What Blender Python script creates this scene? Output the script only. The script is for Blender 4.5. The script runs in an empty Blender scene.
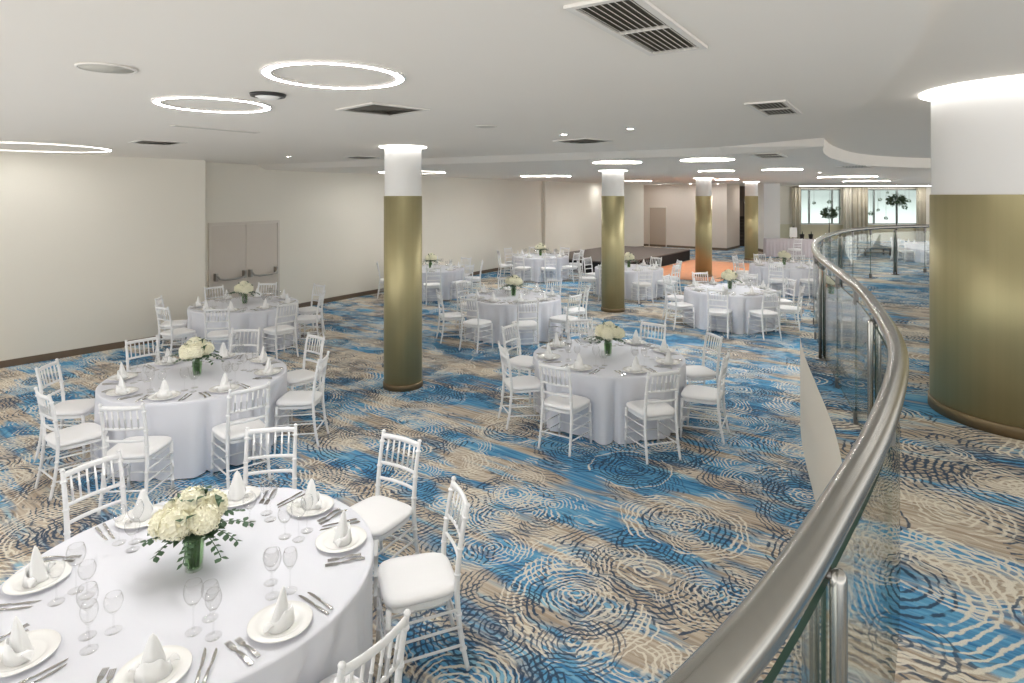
import bpy, bmesh, math, random
from mathutils import Vector, Matrix
random.seed(7)
R = math.radians
C = bpy.context.scene.collection
scn = bpy.context.scene

# ------------------------------------------------------------------ camera, world, exposure
EYE = 2.70            # eye height over the main floor
RAISED = 1.05         # height of the raised floor the camera stands on
F = 615.0             # focal length in pixels of a 1024 px wide frame
cam_d = bpy.data.cameras.new('camera'); cam = bpy.data.objects.new('camera', cam_d); C.objects.link(cam)
cam.location = (0, 0, EYE); cam.rotation_euler = (R(90), 0, 0)
cam_d.sensor_fit = 'HORIZONTAL'; cam_d.sensor_width = 36; cam_d.lens = F/1024*36
cam_d.shift_y = -(341.5-196)/1024; cam_d.clip_start = 0.05; cam_d.clip_end = 200
scn.camera = cam
w = bpy.data.worlds.new('world'); scn.world = w; w.use_nodes = True
WORLD = 0.90
# soft daylight from all round; the lower half is boosted to brighten the ceiling
wn_ = w.node_tree; bg = wn_.nodes['Background']; bg.inputs[0].default_value = (1.0, 0.985, 0.965, 1)
wg = wn_.nodes.new('ShaderNodeTexCoord'); ws = wn_.nodes.new('ShaderNodeSeparateXYZ'); wr = wn_.nodes.new('ShaderNodeMapRange')
wn_.links.new(wg.outputs['Generated'], ws.inputs[0]); wn_.links.new(ws.outputs['Z'], wr.inputs['Value'])
wr.inputs['From Min'].default_value = -.05; wr.inputs['From Max'].default_value = .0
wr.inputs['To Min'].default_value = WORLD*2.2; wr.inputs['To Max'].default_value = WORLD
wn_.links.new(wr.outputs[0], bg.inputs[1])
RING_E = 85.0         # emission of the ceiling ring lights
RING_FAR = 115.0      # the rings on the lowered ceiling burn brighter
SPOT_E = 120.0         # emission of the small downlights
scn.view_settings.view_transform = 'Standard'; scn.view_settings.look = 'None'
scn.view_settings.gamma = 1; scn.view_settings.use_curve_mapping = False
scn.view_settings.exposure = 0.31
scn.cycles.max_bounces = 12; scn.cycles.diffuse_bounces = 9; scn.cycles.transparent_max_bounces = 40
scn.cycles.glossy_bounces = 5; scn.cycles.use_denoising = True
scn.cycles.sample_clamp_indirect = 6

# ------------------------------------------------------------------ materials
def srgb(r, g, b):
    f = lambda c: c/12.92 if c <= .04045 else ((c+.055)/1.055)**2.4
    return (f(r/255), f(g/255), f(b/255), 1)
def mat(name, col, rough=.6, metal=0, spec=.5, bump=None, emit=None, vary=0, scale=6, aniso=None):
    m = bpy.data.materials.new(name); m.use_nodes = True
    nt = m.node_tree; b = nt.nodes['Principled BSDF']
    b.inputs['Base Color'].default_value = col; b.inputs['Roughness'].default_value = rough
    b.inputs['Metallic'].default_value = metal; b.inputs['Specular IOR Level'].default_value = spec
    if emit: b.inputs['Emission Color'].default_value = emit[0]; b.inputs['Emission Strength'].default_value = emit[1]
    if vary or bump:
        tc = nt.nodes.new('ShaderNodeTexCoord'); n = nt.nodes.new('ShaderNodeTexNoise')
        mp = nt.nodes.new('ShaderNodeMapping'); nt.links.new(tc.outputs['Object'], mp.inputs[0])
        if aniso: mp.inputs['Scale'].default_value = aniso
        nt.links.new(mp.outputs[0], n.inputs['Vector']); n.inputs['Scale'].default_value = scale; n.inputs['Detail'].default_value = 4
        if vary:
            mx = nt.nodes.new('ShaderNodeMix'); mx.data_type = 'RGBA'
            mx.inputs['A'].default_value = tuple(c*(1-vary) for c in col[:3])+(1,)
            mx.inputs['B'].default_value = tuple(min(1, c*(1+vary)) for c in col[:3])+(1,)
            nt.links.new(n.outputs['Fac'], mx.inputs['Factor']); nt.links.new(mx.outputs['Result'], b.inputs['Base Color'])
        if bump:
            bp = nt.nodes.new('ShaderNodeBump'); bp.inputs['Strength'].default_value = bump; bp.inputs['Distance'].default_value = .01
            nt.links.new(n.outputs['Fac'], bp.inputs['Height']); nt.links.new(bp.outputs[0], b.inputs['Normal'])
    return m
def emis(name, col, s):
    m = bpy.data.materials.new(name); m.use_nodes = True; nt = m.node_tree
    nt.nodes.remove(nt.nodes['Principled BSDF']); e = nt.nodes.new('ShaderNodeEmission')
    e.inputs[0].default_value = col; e.inputs[1].default_value = s
    nt.links.new(e.outputs[0], nt.nodes['Material Output'].inputs[0]); return m
def glass(name, tint, ior=1.5, boost=1.0):
    m = bpy.data.materials.new(name); m.use_nodes = True; nt = m.node_tree
    nt.nodes.remove(nt.nodes['Principled BSDF'])
    g = nt.nodes.new('ShaderNodeNewGeometry'); fr = nt.nodes.new('ShaderNodeFresnel')
    mr = nt.nodes.new('ShaderNodeMapRange'); mr.inputs['To Min'].default_value = ior; mr.inputs['To Max'].default_value = 1/ior
    nt.links.new(g.outputs['Backfacing'], mr.inputs['Value']); nt.links.new(mr.outputs[0], fr.inputs['IOR'])
    mu = nt.nodes.new('ShaderNodeMath'); mu.operation = 'MULTIPLY'; mu.use_clamp = True; mu.inputs[1].default_value = boost
    nt.links.new(fr.outputs[0], mu.inputs[0])
    t = nt.nodes.new('ShaderNodeBsdfTransparent'); t.inputs[0].default_value = tint
    gl = nt.nodes.new('ShaderNodeBsdfGlossy'); gl.inputs['Roughness'].default_value = 0.0
    mx = nt.nodes.new('ShaderNodeMixShader')
    nt.links.new(mu.outputs[0], mx.inputs[0]); nt.links.new(t.outputs[0], mx.inputs[1]); nt.links.new(gl.outputs[0], mx.inputs[2])
    nt.links.new(mx.outputs[0], nt.nodes['Material Output'].inputs[0]); return m

def carpet_material():
    m = bpy.data.materials.new('carpet'); m.use_nodes = True; nt = m.node_tree; N = nt.nodes; L = nt.links
    b = N['Principled BSDF']; b.inputs['Roughness'].default_value = .95; b.inputs['Specular IOR Level'].default_value = .1
    def link(a, i): L.new(a, i)
    def math_(op, a, b_=None, c=None, clamp=False):
        n = N.new('ShaderNodeMath'); n.operation = op; n.use_clamp = clamp
        for i, v in enumerate((a, b_, c)):
            if v is None: continue
            if isinstance(v, (int, float)): n.inputs[i].default_value = v
            else: link(v, n.inputs[i])
        return n.outputs[0]
    def vmath(op, a, b_=None):
        n = N.new('ShaderNodeVectorMath'); n.operation = op
        for i, v in enumerate((a, b_)):
            if v is None: continue
            if isinstance(v, tuple): n.inputs[i].default_value = v
            else: link(v, n.inputs[i])
        return n.outputs[0]
    def noise(vec, scale, detail=3, rough=.55, out='Fac'):
        n = N.new('ShaderNodeTexNoise'); n.inputs['Scale'].default_value = scale; n.inputs['Detail'].default_value = detail
        n.inputs['Roughness'].default_value = rough; link(vec, n.inputs['Vector']); return n.outputs[out]
    def ss(v, a, b_):
        n = N.new('ShaderNodeMapRange'); n.interpolation_type = 'SMOOTHSTEP'
        n.inputs['From Min'].default_value = a; n.inputs['From Max'].default_value = b_; link(v, n.inputs['Value']); return n.outputs[0]
    def mix(f, a, b_):
        n = N.new('ShaderNodeMix'); n.data_type = 'RGBA'
        for v, k in ((f, 'Factor'), (a, 'A'), (b_, 'B')):
            if isinstance(v, (float, int)): n.inputs[k].default_value = v
            elif isinstance(v, tuple): n.inputs[k].default_value = v
            else: link(v, n.inputs[k])
        return n.outputs['Result']
    geo = N.new('ShaderNodeNewGeometry'); P = geo.outputs['Position']
    P = vmath('MULTIPLY', P, (1, 1, 0))
    # streaks of yarn colour run along one diagonal of the room
    mp = N.new('ShaderNodeMapping'); mp.vector_type = 'POINT'; mp.inputs['Rotation'].default_value = (0, 0, R(37)); link(P, mp.inputs[0])
    S = mp.outputs[0]
    S1 = vmath('MULTIPLY', S, (.55, 2.2, 1)); S2 = vmath('MULTIPLY', S, (1.2, 32, 1)); S3 = vmath('MULTIPLY', S, (1.0, 9, 1))
    n1 = noise(S1, 1.0, 3); n2 = noise(S2, 1.0, 3); n3 = noise(S3, 1.0, 3)
    wob = noise(P, .45, 2)
    beige = mix(ss(n2, .38, .64), srgb(210, 197, 179), srgb(172, 155, 136))
    beige = mix(ss(n3, .60, .74), beige, srgb(214, 203, 184))
    blue = mix(ss(n2, .36, .66), srgb(108, 174, 212), srgb(58, 126, 178))
    blue = mix(ss(n3, .56, .72), blue, srgb(150, 198, 218))
    fm = math_('ADD', math_('MULTIPLY', n1, .55), math_('ADD', math_('MULTIPLY', n3, .25), math_('MULTIPLY', wob, .35)))
    base = mix(ss(fm, .530, .600), beige, blue)
    # jagged ripples
    w1 = vmath('SUBTRACT', noise(P, 3.2, 3, .5, 'Color'), (.5, .5, .5)); w2 = vmath('SUBTRACT', noise(P, 26, 2, .5, 'Color'), (.5, .5, .5))
    def scalev(v, s):
        n = N.new('ShaderNodeVectorMath'); n.operation = 'SCALE'; link(v, n.inputs[0]); n.inputs['Scale'].default_value = s; return n.outputs[0]
    Pw = vmath('ADD', vmath('ADD', P, scalev(w1, .17)), scalev(w2, .028))
    def rings(offset, scale, pitch, duty, rmin, rmax, brk):
        v = N.new('ShaderNodeTexVoronoi'); v.voronoi_dimensions = '2D'; v.inputs['Scale'].default_value = scale
        link(vmath('ADD', Pw, offset), v.inputs['Vector'])
        sep = N.new('ShaderNodeSeparateColor'); link(v.outputs['Color'], sep.inputs[0])
        d = math_('DIVIDE', v.outputs['Distance'], scale)
        rad = math_('MULTIPLY_ADD', sep.outputs[0], rmax-rmin, rmin)
        inside = math_('SUBTRACT', 1, ss(math_('SUBTRACT', d, rad), -.02, .02))
        fr = math_('FRACT', math_('DIVIDE', d, pitch))
        tri = math_('ABSOLUTE', math_('SUBTRACT', fr, .5))
        line = math_('SUBTRACT', 1, ss(tri, duty-.07, duty+.07))
        b1 = ss(noise(vmath('ADD', Pw, offset), 4.5, 3), brk-.03, brk+.03)
        return math_('MULTIPLY', math_('MULTIPLY', line, inside), b1), sep.outputs[1], d
    cream, navy = srgb(236, 229, 214), srgb(54, 76, 100)
    la, ca, da = rings((0, 0, 0), .95, .046, .17, .36, .80, .42)
    lb, cb, db = rings((3.37, 7.91, 0), 1.15, .040, .17, .26, .60, .46)
    lc, cc, dc = rings((11.3, 2.17, 0), 1.5, .036, .17, .20, .42, .46)
    # contour ripples flowing between the circles
    sepS = N.new('ShaderNodeSeparateXYZ'); link(vmath('ADD', S, scalev(w2, .03)), sepS.inputs[0])
    fl = math_('MULTIPLY_ADD', sepS.outputs[1], 21, math_('MULTIPLY', noise(P, 2.3, 2), 7))
    frl = math_('ABSOLUTE', math_('SUBTRACT', math_('FRACT', fl), .5))
    lf = math_('MULTIPLY', math_('SUBTRACT', 1, ss(frl, .10, .20)), ss(noise(P, 1.3, 3), .47, .53))
    col = mix(math_('MULTIPLY', lf, .8), base, mix(ss(noise(P, 1.7, 1), .47, .53), navy, cream))
    col = mix(math_('MULTIPLY', lb, .9), col, mix(math_('GREATER_THAN', cb, .4), cream, navy))
    inner_a = math_('LESS_THAN', da, math_('MULTIPLY_ADD', ca, .3, .12))
    ta = mix(math_('GREATER_THAN', ca, .5), navy, cream); ta2 = mix(math_('GREATER_THAN', ca, .5), cream, navy)
    col = mix(math_('MULTIPLY', la, .92), col, mix(inner_a, ta, ta2))
    col = mix(math_('MULTIPLY', lc, .8), col, mix(math_('GREATER_THAN', cc, .62), cream, navy))
    fz = noise(P, 240, 2)
    col2 = mix(math_('MULTIPLY', ss(fz, .45, .7), .22), col, srgb(120, 110, 100))
    link(col2, b.inputs['Base Color'])
    bp = N.new('ShaderNodeBump'); bp.inputs['Strength'].default_value = .35; bp.inputs['Distance'].default_value = .006
    link(fz, bp.inputs['Height']); link(bp.outputs[0], b.inputs['Normal'])
    return m

M = {}
M['carpet'] = carpet_material()
M['ceiling'] = mat('ceiling_paint', srgb(235, 229, 221), .9, spec=.1, vary=.01, scale=2)
M['wall'] = mat('wall_paint', srgb(232, 227, 216), .85, spec=.2, vary=.015, scale=1.5)
M['wall_far'] = mat('wall_paint_taupe', srgb(224, 213, 204), .85, spec=.2, vary=.015, scale=1.5)
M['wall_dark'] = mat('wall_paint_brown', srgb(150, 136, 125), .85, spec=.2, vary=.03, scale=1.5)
M['base'] = mat('baseboard_wood', srgb(112, 96, 80), .6, vary=.1, scale=12)
M['fascia'] = mat('fascia_paint', srgb(232, 224, 210), .7, vary=.01)
M['cloth'] = mat('table_linen', srgb(224, 225, 232), .85, spec=.15, bump=.05, scale=300)
M['skirt'] = mat('buffet_linen', srgb(206, 198, 203), .85, spec=.15)
M['napkin'] = mat('napkin_linen', srgb(244, 244, 244), .85, spec=.15, bump=.08, scale=200)
M['chair'] = mat('white_lacquer', srgb(240, 240, 241), .38, vary=.01, scale=20)
M['cushion'] = mat('white_leatherette', srgb(244, 243, 244), .55, bump=.03, scale=90)
M['china'] = mat('porcelain', srgb(243, 242, 240), .12, vary=.005)
M['steel'] = mat('brushed_steel', (.42, .41, .38, 1), .25, 1, vary=.05, scale=60)
M['cutlery'] = mat('cutlery_steel', (.55, .54, .52, 1), .2, 1, vary=.05, scale=60)
M['bracket'] = mat('dark_steel', (.22, .21, .20, 1), .35, 1, vary=.05, scale=60)
M['brass'] = mat('brushed_brass', srgb(186, 176, 136), .48, .75, vary=.10, scale=3.0, aniso=(6, 6, .05), bump=.02)
M['plinth'] = mat('bronze_plinth', (.22, .16, .09, 1), .45, .6, vary=.1, scale=10)
M['white'] = mat('column_plaster', srgb(235, 233, 230), .8, vary=.01)
M['door'] = mat('door_paint', srgb(212, 203, 193), .6, vary=.015, scale=3)
M['door_taupe'] = mat('taupe_door_paint', srgb(186, 170, 156), .6, vary=.015, scale=3)
M['doorframe'] = mat('door_frame_paint', srgb(216, 208, 198), .6, vary=.015, scale=3)
M['panicbar'] = mat('panic_bar_metal', (.45, .43, .40, 1), .3, .9, vary=.04)
M['black'] = mat('black_fabric', srgb(26, 25, 26), .9, vary=.1, scale=40)
M['deck'] = mat('stage_board', srgb(92, 82, 78), .5, vary=.12, scale=2, aniso=(.4, 5, 1))
M['parquet'] = mat('parquet_wood', srgb(222, 152, 108), .45, vary=.18, scale=2.2, aniso=(1, 4, 1))
M['vent'] = mat('vent_slat', srgb(196, 192, 182), .5, .1, vary=.02)
M['ventdark'] = mat('vent_hollow_shade', srgb(96, 91, 82), .9, vary=.05)  # dark grey painted in for the shade inside vents
M['ventframe'] = mat('vent_frame', srgb(222, 217, 210), .6, vary=.01)
M['leaf'] = mat('eucalyptus_leaf', srgb(62, 90, 64), .55, vary=.35, scale=30)
M['leafdark'] = mat('shrub_leaf', srgb(96, 118, 92), .6, vary=.35, scale=12)
M['petal'] = mat('hydrangea_petal', srgb(246, 243, 222), .7, vary=.06, scale=25)
M['stem'] = mat('green_stem', srgb(66, 96, 44), .5, vary=.3, scale=40)
M['water'] = glass('vase_water', (.70, .86, .62, 1), 1.33)
M['curtain'] = mat('curtain_fabric', srgb(204, 196, 178), .9, vary=.05, scale=8)
M['sheer'] = mat('curtain_pale', srgb(222, 216, 202), .9, vary=.04, scale=8)
M['frame'] = mat('window_frame', srgb(150, 158, 156), .5, vary=.03)
M['stone'] = mat('lobby_wall', srgb(222, 216, 190), .8, vary=.02)
M['dark'] = mat('dark_lacquer', srgb(46, 44, 44), .35, vary=.1)
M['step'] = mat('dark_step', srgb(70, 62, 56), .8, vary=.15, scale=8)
M['bark'] = mat('bark', srgb(84, 74, 62), .8, vary=.2, scale=30)
M['pot'] = mat('glazed_pot', srgb(214, 210, 202), .4, vary=.04)
M['paper'] = mat('sign_card', srgb(236, 236, 232), .7, vary=.01)
M['glass'] = glass('railing_glass', (.955, .98, .965, 1), 1.5, 1.0)
M['edge'] = mat('glass_edge', srgb(44, 74, 62), .25, vary=.05)
M['wine'] = glass('wine_glass', (.985, .985, .985, 1), 1.34)
M['vase'] = glass('vase_glass', (.93, .96, .93, 1), 1.45)
M['pane'] = glass('window_glass', (.74, .81, .79, 1), 1.3)
M['ring'] = emis('ring_lamp', (1, .985, .95, 1), RING_E)
M['ring_far'] = emis('ring_lamp_lowered_ceiling', (1, .985, .95, 1), RING_FAR)
M['ring_far_wide'] = emis('ring_lamp_far_wide', (1, .985, .95, 1), 110.0)
M['far_fill'] = emis('added_fill_lamp', (1, .985, .95, 1), 300.0)  # added fill for the dim far walls
M['cove'] = emis('added_cove_lamp', (1, .985, .95, 1), 22.0)
M['ring_mid'] = emis('ring_lamp_wide_lowered', (1, .985, .95, 1), 45.0)
M['ring_farthest'] = emis('ring_lamp_far_end', (1, .985, .95, 1), 230.0)
M['ring_wide'] = emis('ring_lamp_wide', (1, .985, .95, 1), 24.0)
M['spot'] = emis('spot_lamp', (1, .98, .93, 1), SPOT_E)
M['collar'] = emis('column_collar_lamp', (1, .985, .95, 1), 6.0)

# ------------------------------------------------------------------ mesh helpers
class MB:
    def __init__(s): s.v = []; s.f = []; s.mi = []; s.sm = []
    def add(s, vs, fs, mi=0, smooth=False):
        o = len(s.v); s.v += [tuple(v) for v in vs]
        for f in fs: s.f.append(tuple(i+o for i in f)); s.mi.append(mi); s.sm.append(smooth)
    def box(s, x0, x1, y0, y1, z0, z1, mi=0, mtx=None):
        vs = [Vector((x, y, z)) for z in (z0, z1) for y in (y0, y1) for x in (x0, x1)]
        if mtx: vs = [mtx @ v for v in vs]
        s.add(vs, [(0, 2, 3, 1), (4, 5, 7, 6), (0, 1, 5, 4), (2, 6, 7, 3), (0, 4, 6, 2), (1, 3, 7, 5)], mi)
    def lathe(s, prof, n=24, c=(0, 0), mi=0, smooth=True, fn=None, closed=False):
        vs = []
        for (r, z) in prof:
            for k in range(n):
                a = 2*math.pi*k/n; rr = r
                if fn: rr = fn(a, r, z)
                vs.append((c[0]+rr*math.cos(a), c[1]+rr*math.sin(a), z))
        fs = [(i*n+k, i*n+(k+1) % n, (i+1)*n+(k+1) % n, (i+1)*n+k) for i in range(len(prof)-1) for k in range(n)]
        if closed:
            m = len(prof)-1
            fs += [(m*n+k, m*n+(k+1) % n, (k+1) % n, k) for k in range(n)]
        s.add(vs, fs, mi, smooth)
        if not closed:
            if prof[0][0] > 1e-4 and fn is None: pass
    def cap(s, ring, mi=0): s.add(ring, [tuple(range(len(ring)))], mi)
    def tube(s, pts, rad, n=8, mi=0, smooth=True, caps=True, flat=None):
        pts = [Vector(p) for p in pts]; vs = []
        rads = rad if isinstance(rad, (list, tuple)) else [rad]*len(pts)
        up = None
        for i, p in enumerate(pts):
            t = (pts[min(i+1, len(pts)-1)]-pts[max(i-1, 0)]).normalized()
            if up is None:
                up = Vector((0, 0, 1)) if abs(t.z) < .9 else Vector((1, 0, 0))
            a = t.cross(up).normalized(); b = a.cross(t).normalized(); up = b
            for k in range(n):
                an = 2*math.pi*k/n
                fx, fy = (1, 1) if not flat else flat
                vs.append(p+a*math.cos(an)*rads[i]*fx+b*math.sin(an)*rads[i]*fy)
        fs = [(i*n+k, i*n+(k+1) % n, (i+1)*n+(k+1) % n, (i+1)*n+k) for i in range(len(pts)-1) for k in range(n)]
        if caps: fs += [tuple(range(n-1, -1, -1)), tuple((len(pts)-1)*n+k for k in range(n))]
        s.add(vs, fs, mi, smooth)
    def mesh(s, name, mats):
        me = bpy.data.meshes.new(name); me.from_pydata(s.v, [], s.f)
        for m in (mats if isinstance(mats, (list, tuple)) else [mats]): me.materials.append(m)
        me.polygons.foreach_set('material_index', s.mi); me.polygons.foreach_set('use_smooth', s.sm)
        bm = bmesh.new(); bm.from_mesh(me); bmesh.ops.recalc_face_normals(bm, faces=bm.faces); bm.to_mesh(me); bm.free()
        me.update(); return me
    def build(s, name, mats, parent=None):
        o = bpy.data.objects.new(name, s.mesh(name, mats)); C.objects.link(o)
        if parent: o.parent = parent
        return o
def tag(o, label=None, cat=None, group=None, kind=None):
    if label: o['label'] = label
    if cat: o['category'] = cat
    if group: o['group'] = group
    if kind: o['kind'] = kind
    return o
def thing(name, label, cat, loc=(0, 0, 0), rz=0, group=None):
    o = bpy.data.objects.new(name, None); C.objects.link(o); o.empty_display_size = .1
    o.location = loc; o.rotation_euler = (0, 0, rz); return tag(o, label, cat, group)
def dup(root, loc, rz, label, group=None):
    r = root.copy(); C.objects.link(r); r.location = loc; r.rotation_euler = (0, 0, rz); r['label'] = label
    if group: r['group'] = group
    def rec(a, b):
        for ch in list(a.children):
            c = ch.copy(); C.objects.link(c); c.parent = b; rec(ch, c)
    rec(root, r); return r
class Proto:
    """first use places the thing itself, later uses place copies"""
    def __init__(s, root): s.root = root; s.used = False
    def place(s, loc, rz, label, group=None):
        if not s.used:
            s.used = True; s.root.location = loc; s.root.rotation_euler = (0, 0, rz); s.root['label'] = label
            if group: s.root['group'] = group
            return s.root
        return dup(s.root, loc, rz, label, group)
def struct(name, mb, mats, parent=None):
    o = mb.build(name, mats, parent)
    if parent is None: o['kind'] = 'structure'
    return o
def at(px, py, h):
    """plan point seen at pixel px,py on a level plane h below the eye (negative: above)"""
    d = h*F/(py-196); return ((px-512)/F*d, d)
def catmull(pts, per=12):
    out = []; P = [Vector(p) for p in pts]
    for i in range(len(P)-1):
        a = P[max(i-1, 0)]; b = P[i]; c = P[i+1]; d = P[min(i+2, len(P)-1)]
        for k in range(per):
            t = k/per
            out.append(.5*((2*b)+(c-a)*t+(2*a-5*b+4*c-d)*t*t+(3*b-a-3*c+d)*t**3))
    out.append(P[-1]); return out
def resample(pts, step):
    out = [pts[0].copy()]; acc = 0
    for a, b in zip(pts, pts[1:]):
        L = (b-a).length; pos = step-acc
        while pos <= L:
            out.append(a.lerp(b, pos/L)); pos += step
        acc = (acc+L) % step
    return out
def offset(pts, o):
    res = []
    for i, p in enumerate(pts):
        t = (pts[min(i+1, len(pts)-1)]-pts[max(i-1, 0)]).normalized()
        res.append(p+Vector((t.y, -t.x))*o)   # positive: to the right of travel, the raised side
    return res
def poly_fill(mb, pts, z, mi=0):
    """fill a plan polygon, concave allowed"""
    from mathutils.geometry import tessellate_polygon
    tris = tessellate_polygon([[Vector((p[0], p[1], 0)) for p in pts]])
    mb.add([(p[0], p[1], z) for p in pts], tris, mi)

# ------------------------------------------------------------------ the plan curve of the balustrade
RAILC = [(-1.9, -1.2), (-1.1, -.35), (-.35, .30), (.28, .829), (.669, 1.273), (1.09, 1.80), (1.63, 2.596), (2.10, 3.55), (2.44, 4.32), (2.84, 5.40), (3.22, 6.42),
         (3.62, 7.35), (4.22, 8.55), (5.10, 9.98), (6.30, 11.55), (7.30, 12.45), (8.20, 12.98), (9.05, 13.32), (11.5, 13.9), (15, 14.3), (22, 14.6)]
rail = [p for p in resample(catmull(RAILC, 14), .06)]
for _ in range(14):
    rail = [rail[0]]+[(rail[i-1]+rail[i]*2+rail[i+1])/4 for i in range(1, len(rail)-1)]+[rail[-1]]
slab = offset(rail, -.16); ceil_edge = offset(rail, .10)

# ------------------------------------------------------------------ floors and ceilings
# only as much floor and ceiling as the photograph could show, about two metres beyond the frame
f = MB(); poly_fill(f, [(-3.2, -.3), (-10.6, 7.3), (-10, 42), (36, 42), (26, 28), (13, 11.5), (2.6, .2), (2, -.3)], 0); struct('floor', f, M['carpet'])
f = MB(); poly = [(p.x, p.y) for p in slab[::2]]+[(24, 14.4), (17, 13.6), (8.5, 1.5), (4.5, -1.3)]
poly_fill(f, poly, RAISED); struct('floor_raised', f, M['carpet'])
f = MB(); sp = slab[::2]
f.add([(p.x, p.y, 0) for p in sp]+[(p.x, p.y, RAISED-.002) for p in sp], [(i, i+1, len(sp)+i+1, len(sp)+i) for i in range(len(sp)-1)], 0, True)
struct('trim_1', f, M['fascia'])
ZM, ZL, ZH = EYE+.70, EYE+.60, EYE+.81
ci = next(i for i, p in enumerate(ceil_edge) if p.y > 7.42)
near = ceil_edge[:ci+1:2]; far = ceil_edge[ci::2]
K = near[-1]; far_low = far; K2 = far_low[0]
stepl = [Vector((2.97, 8.8)), Vector((-1.68, 11.45)), Vector((-6.6, 14.25)), Vector((-9, 15.6))]
f = MB(); poly_fill(f, [(p.x, p.y) for p in near]+[(p.x, p.y) for p in stepl]+[(-11.5, 14), (-11.2, 7.3), (-3.6, -.6), (-2.2, -1)], ZM)
ln = [*near]
f.add([(p.x, p.y, ZM) for p in ln]+[(p.x, p.y, ZH) for p in ln], [(i, i+1, len(ln)+i+1, len(ln)+i) for i in range(len(ln)-1)], 0, True)
struct('ceiling', f, M['ceiling'])
f = MB(); fl = [K, *stepl]; fs_ = [K2, *(p+Vector((.13, .24)) for p in stepl)]
poly_fill(f, [(p.x, p.y) for p in reversed(fs_)]+[(p.x, p.y) for p in far_low[1:]]+[(24, 22), (36, 38), (36, 40), (-9, 40)], ZL)
f.add([(p.x, p.y, ZL) for p in fs_]+[(p.x, p.y, ZM) for p in fl], [(i, i+1, len(fl)+i+1, len(fl)+i) for i in range(len(fl)-1)])
f.add([(p.x, p.y, ZL) for p in far_low]+[(p.x, p.y, ZH) for p in far], [(i, i+1, len(far)+i+1, len(far)+i) for i in range(len(far)-1)], 0, True)
struct('ceiling_lowered', f, M['ceiling'])
f = MB(); poly_fill(f, [(-2.4, -1.0), (5.5, -1.6), (9.5, 1), (19, 12), (26, 22), (4, 22), (-2.4, 2)], ZH); struct('ceiling_raised', f, M['ceiling'])

# ------------------------------------------------------------------ walls
TOP = 3.5
def wall(name, pts, mt, z0=0, z1=TOP, th=.12, base=None):
    """a wall run on a plan polyline seen from its right side; thickness goes to the left"""
    P = [Vector(p) for p in pts]; Q = offset(P, -th)
    f = MB(); n = len(P)
    vs = [(p.x, p.y, z) for z in (z0, z1) for p in P]+[(p.x, p.y, z) for z in (z0, z1) for p in Q]
    fs = [(i, i+1, n+i+1, n+i) for i in range(n-1)]+[(2*n+i, 2*n+i+1, 3*n+i+1, 3*n+i) for i in range(n-1)]
    fs += [(n+i, n+i+1, 3*n+i+1, 3*n+i) for i in range(n-1)]+[(0, n, 3*n, 2*n), (n-1, 2*n-1, 4*n-1, 3*n-1)]
    f.add(vs, fs); o = struct(name, f, mt)
    if base:
        b = MB(); A = offset(P, .002); B = offset(P, .018)
        vs = [(p.x, p.y, z) for z in (0.001, .11) for p in A]+[(p.x, p.y, z) for z in (0.001, .11) for p in B]
        fs = [(2*n+i, 2*n+i+1, 3*n+i+1, 3*n+i) for i in range(n-1)]+[(n+i, n+i+1, 3*n+i+1, 3*n+i) for i in range(n-1)]+[(0, n, 3*n, 2*n), (n-1, 2*n-1, 4*n-1, 3*n-1)]
        b.add(vs, fs); struct(base, b, M['base'])
    return o
W1a, W1b = Vector((-10.4, 6.79)), Vector((-6.02, 12.07))
wall('wall_left', [W1a, W1b, (-6.42, 12.52)], M['wall'], base='baseboard_left')
D0, D1 = Vector((-6.31, 12.73)), Vector((-5.42, 14.30))
wd = (D1-D0).normalized()
W2 = [Vector((-6.42, 12.54)), Vector((-4.62, 15.70)), Vector((-2.40, 19.30))]
W2b = [Vector((-2.40, 19.30)), Vector((-.40, 22.40)), Vector((1.22, 24.80)), Vector((1.34, 24.70)), Vector((1.66, 25.16)), Vector((1.55, 25.26)), Vector((5.66, 31.10)), Vector((6.80, 31.75)), Vector((7.05, 33.4))]
wall('wall_doors', W2, M['wall'], base='baseboard_doors')
wall('wall_stage', W2b, M['wall'], base='baseboard_stage')
wall('wall_back', [Vector((7.05, 33.40)), Vector((10.66, 30.50)), Vector((12.0, 32.42))], M['wall_far'], base='baseboard_back')
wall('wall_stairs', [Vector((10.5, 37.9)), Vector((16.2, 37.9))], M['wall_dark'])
f = MB(); f.box(12.12, 12.90, 29.6, 30.3, 0, TOP); o = struct('wall_pier', f, M['white'])
f = MB(); f.box(12.10, 12.92, 29.58, 30.32, .001, .12); struct('baseboard_pier', f, M['base'])
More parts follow.
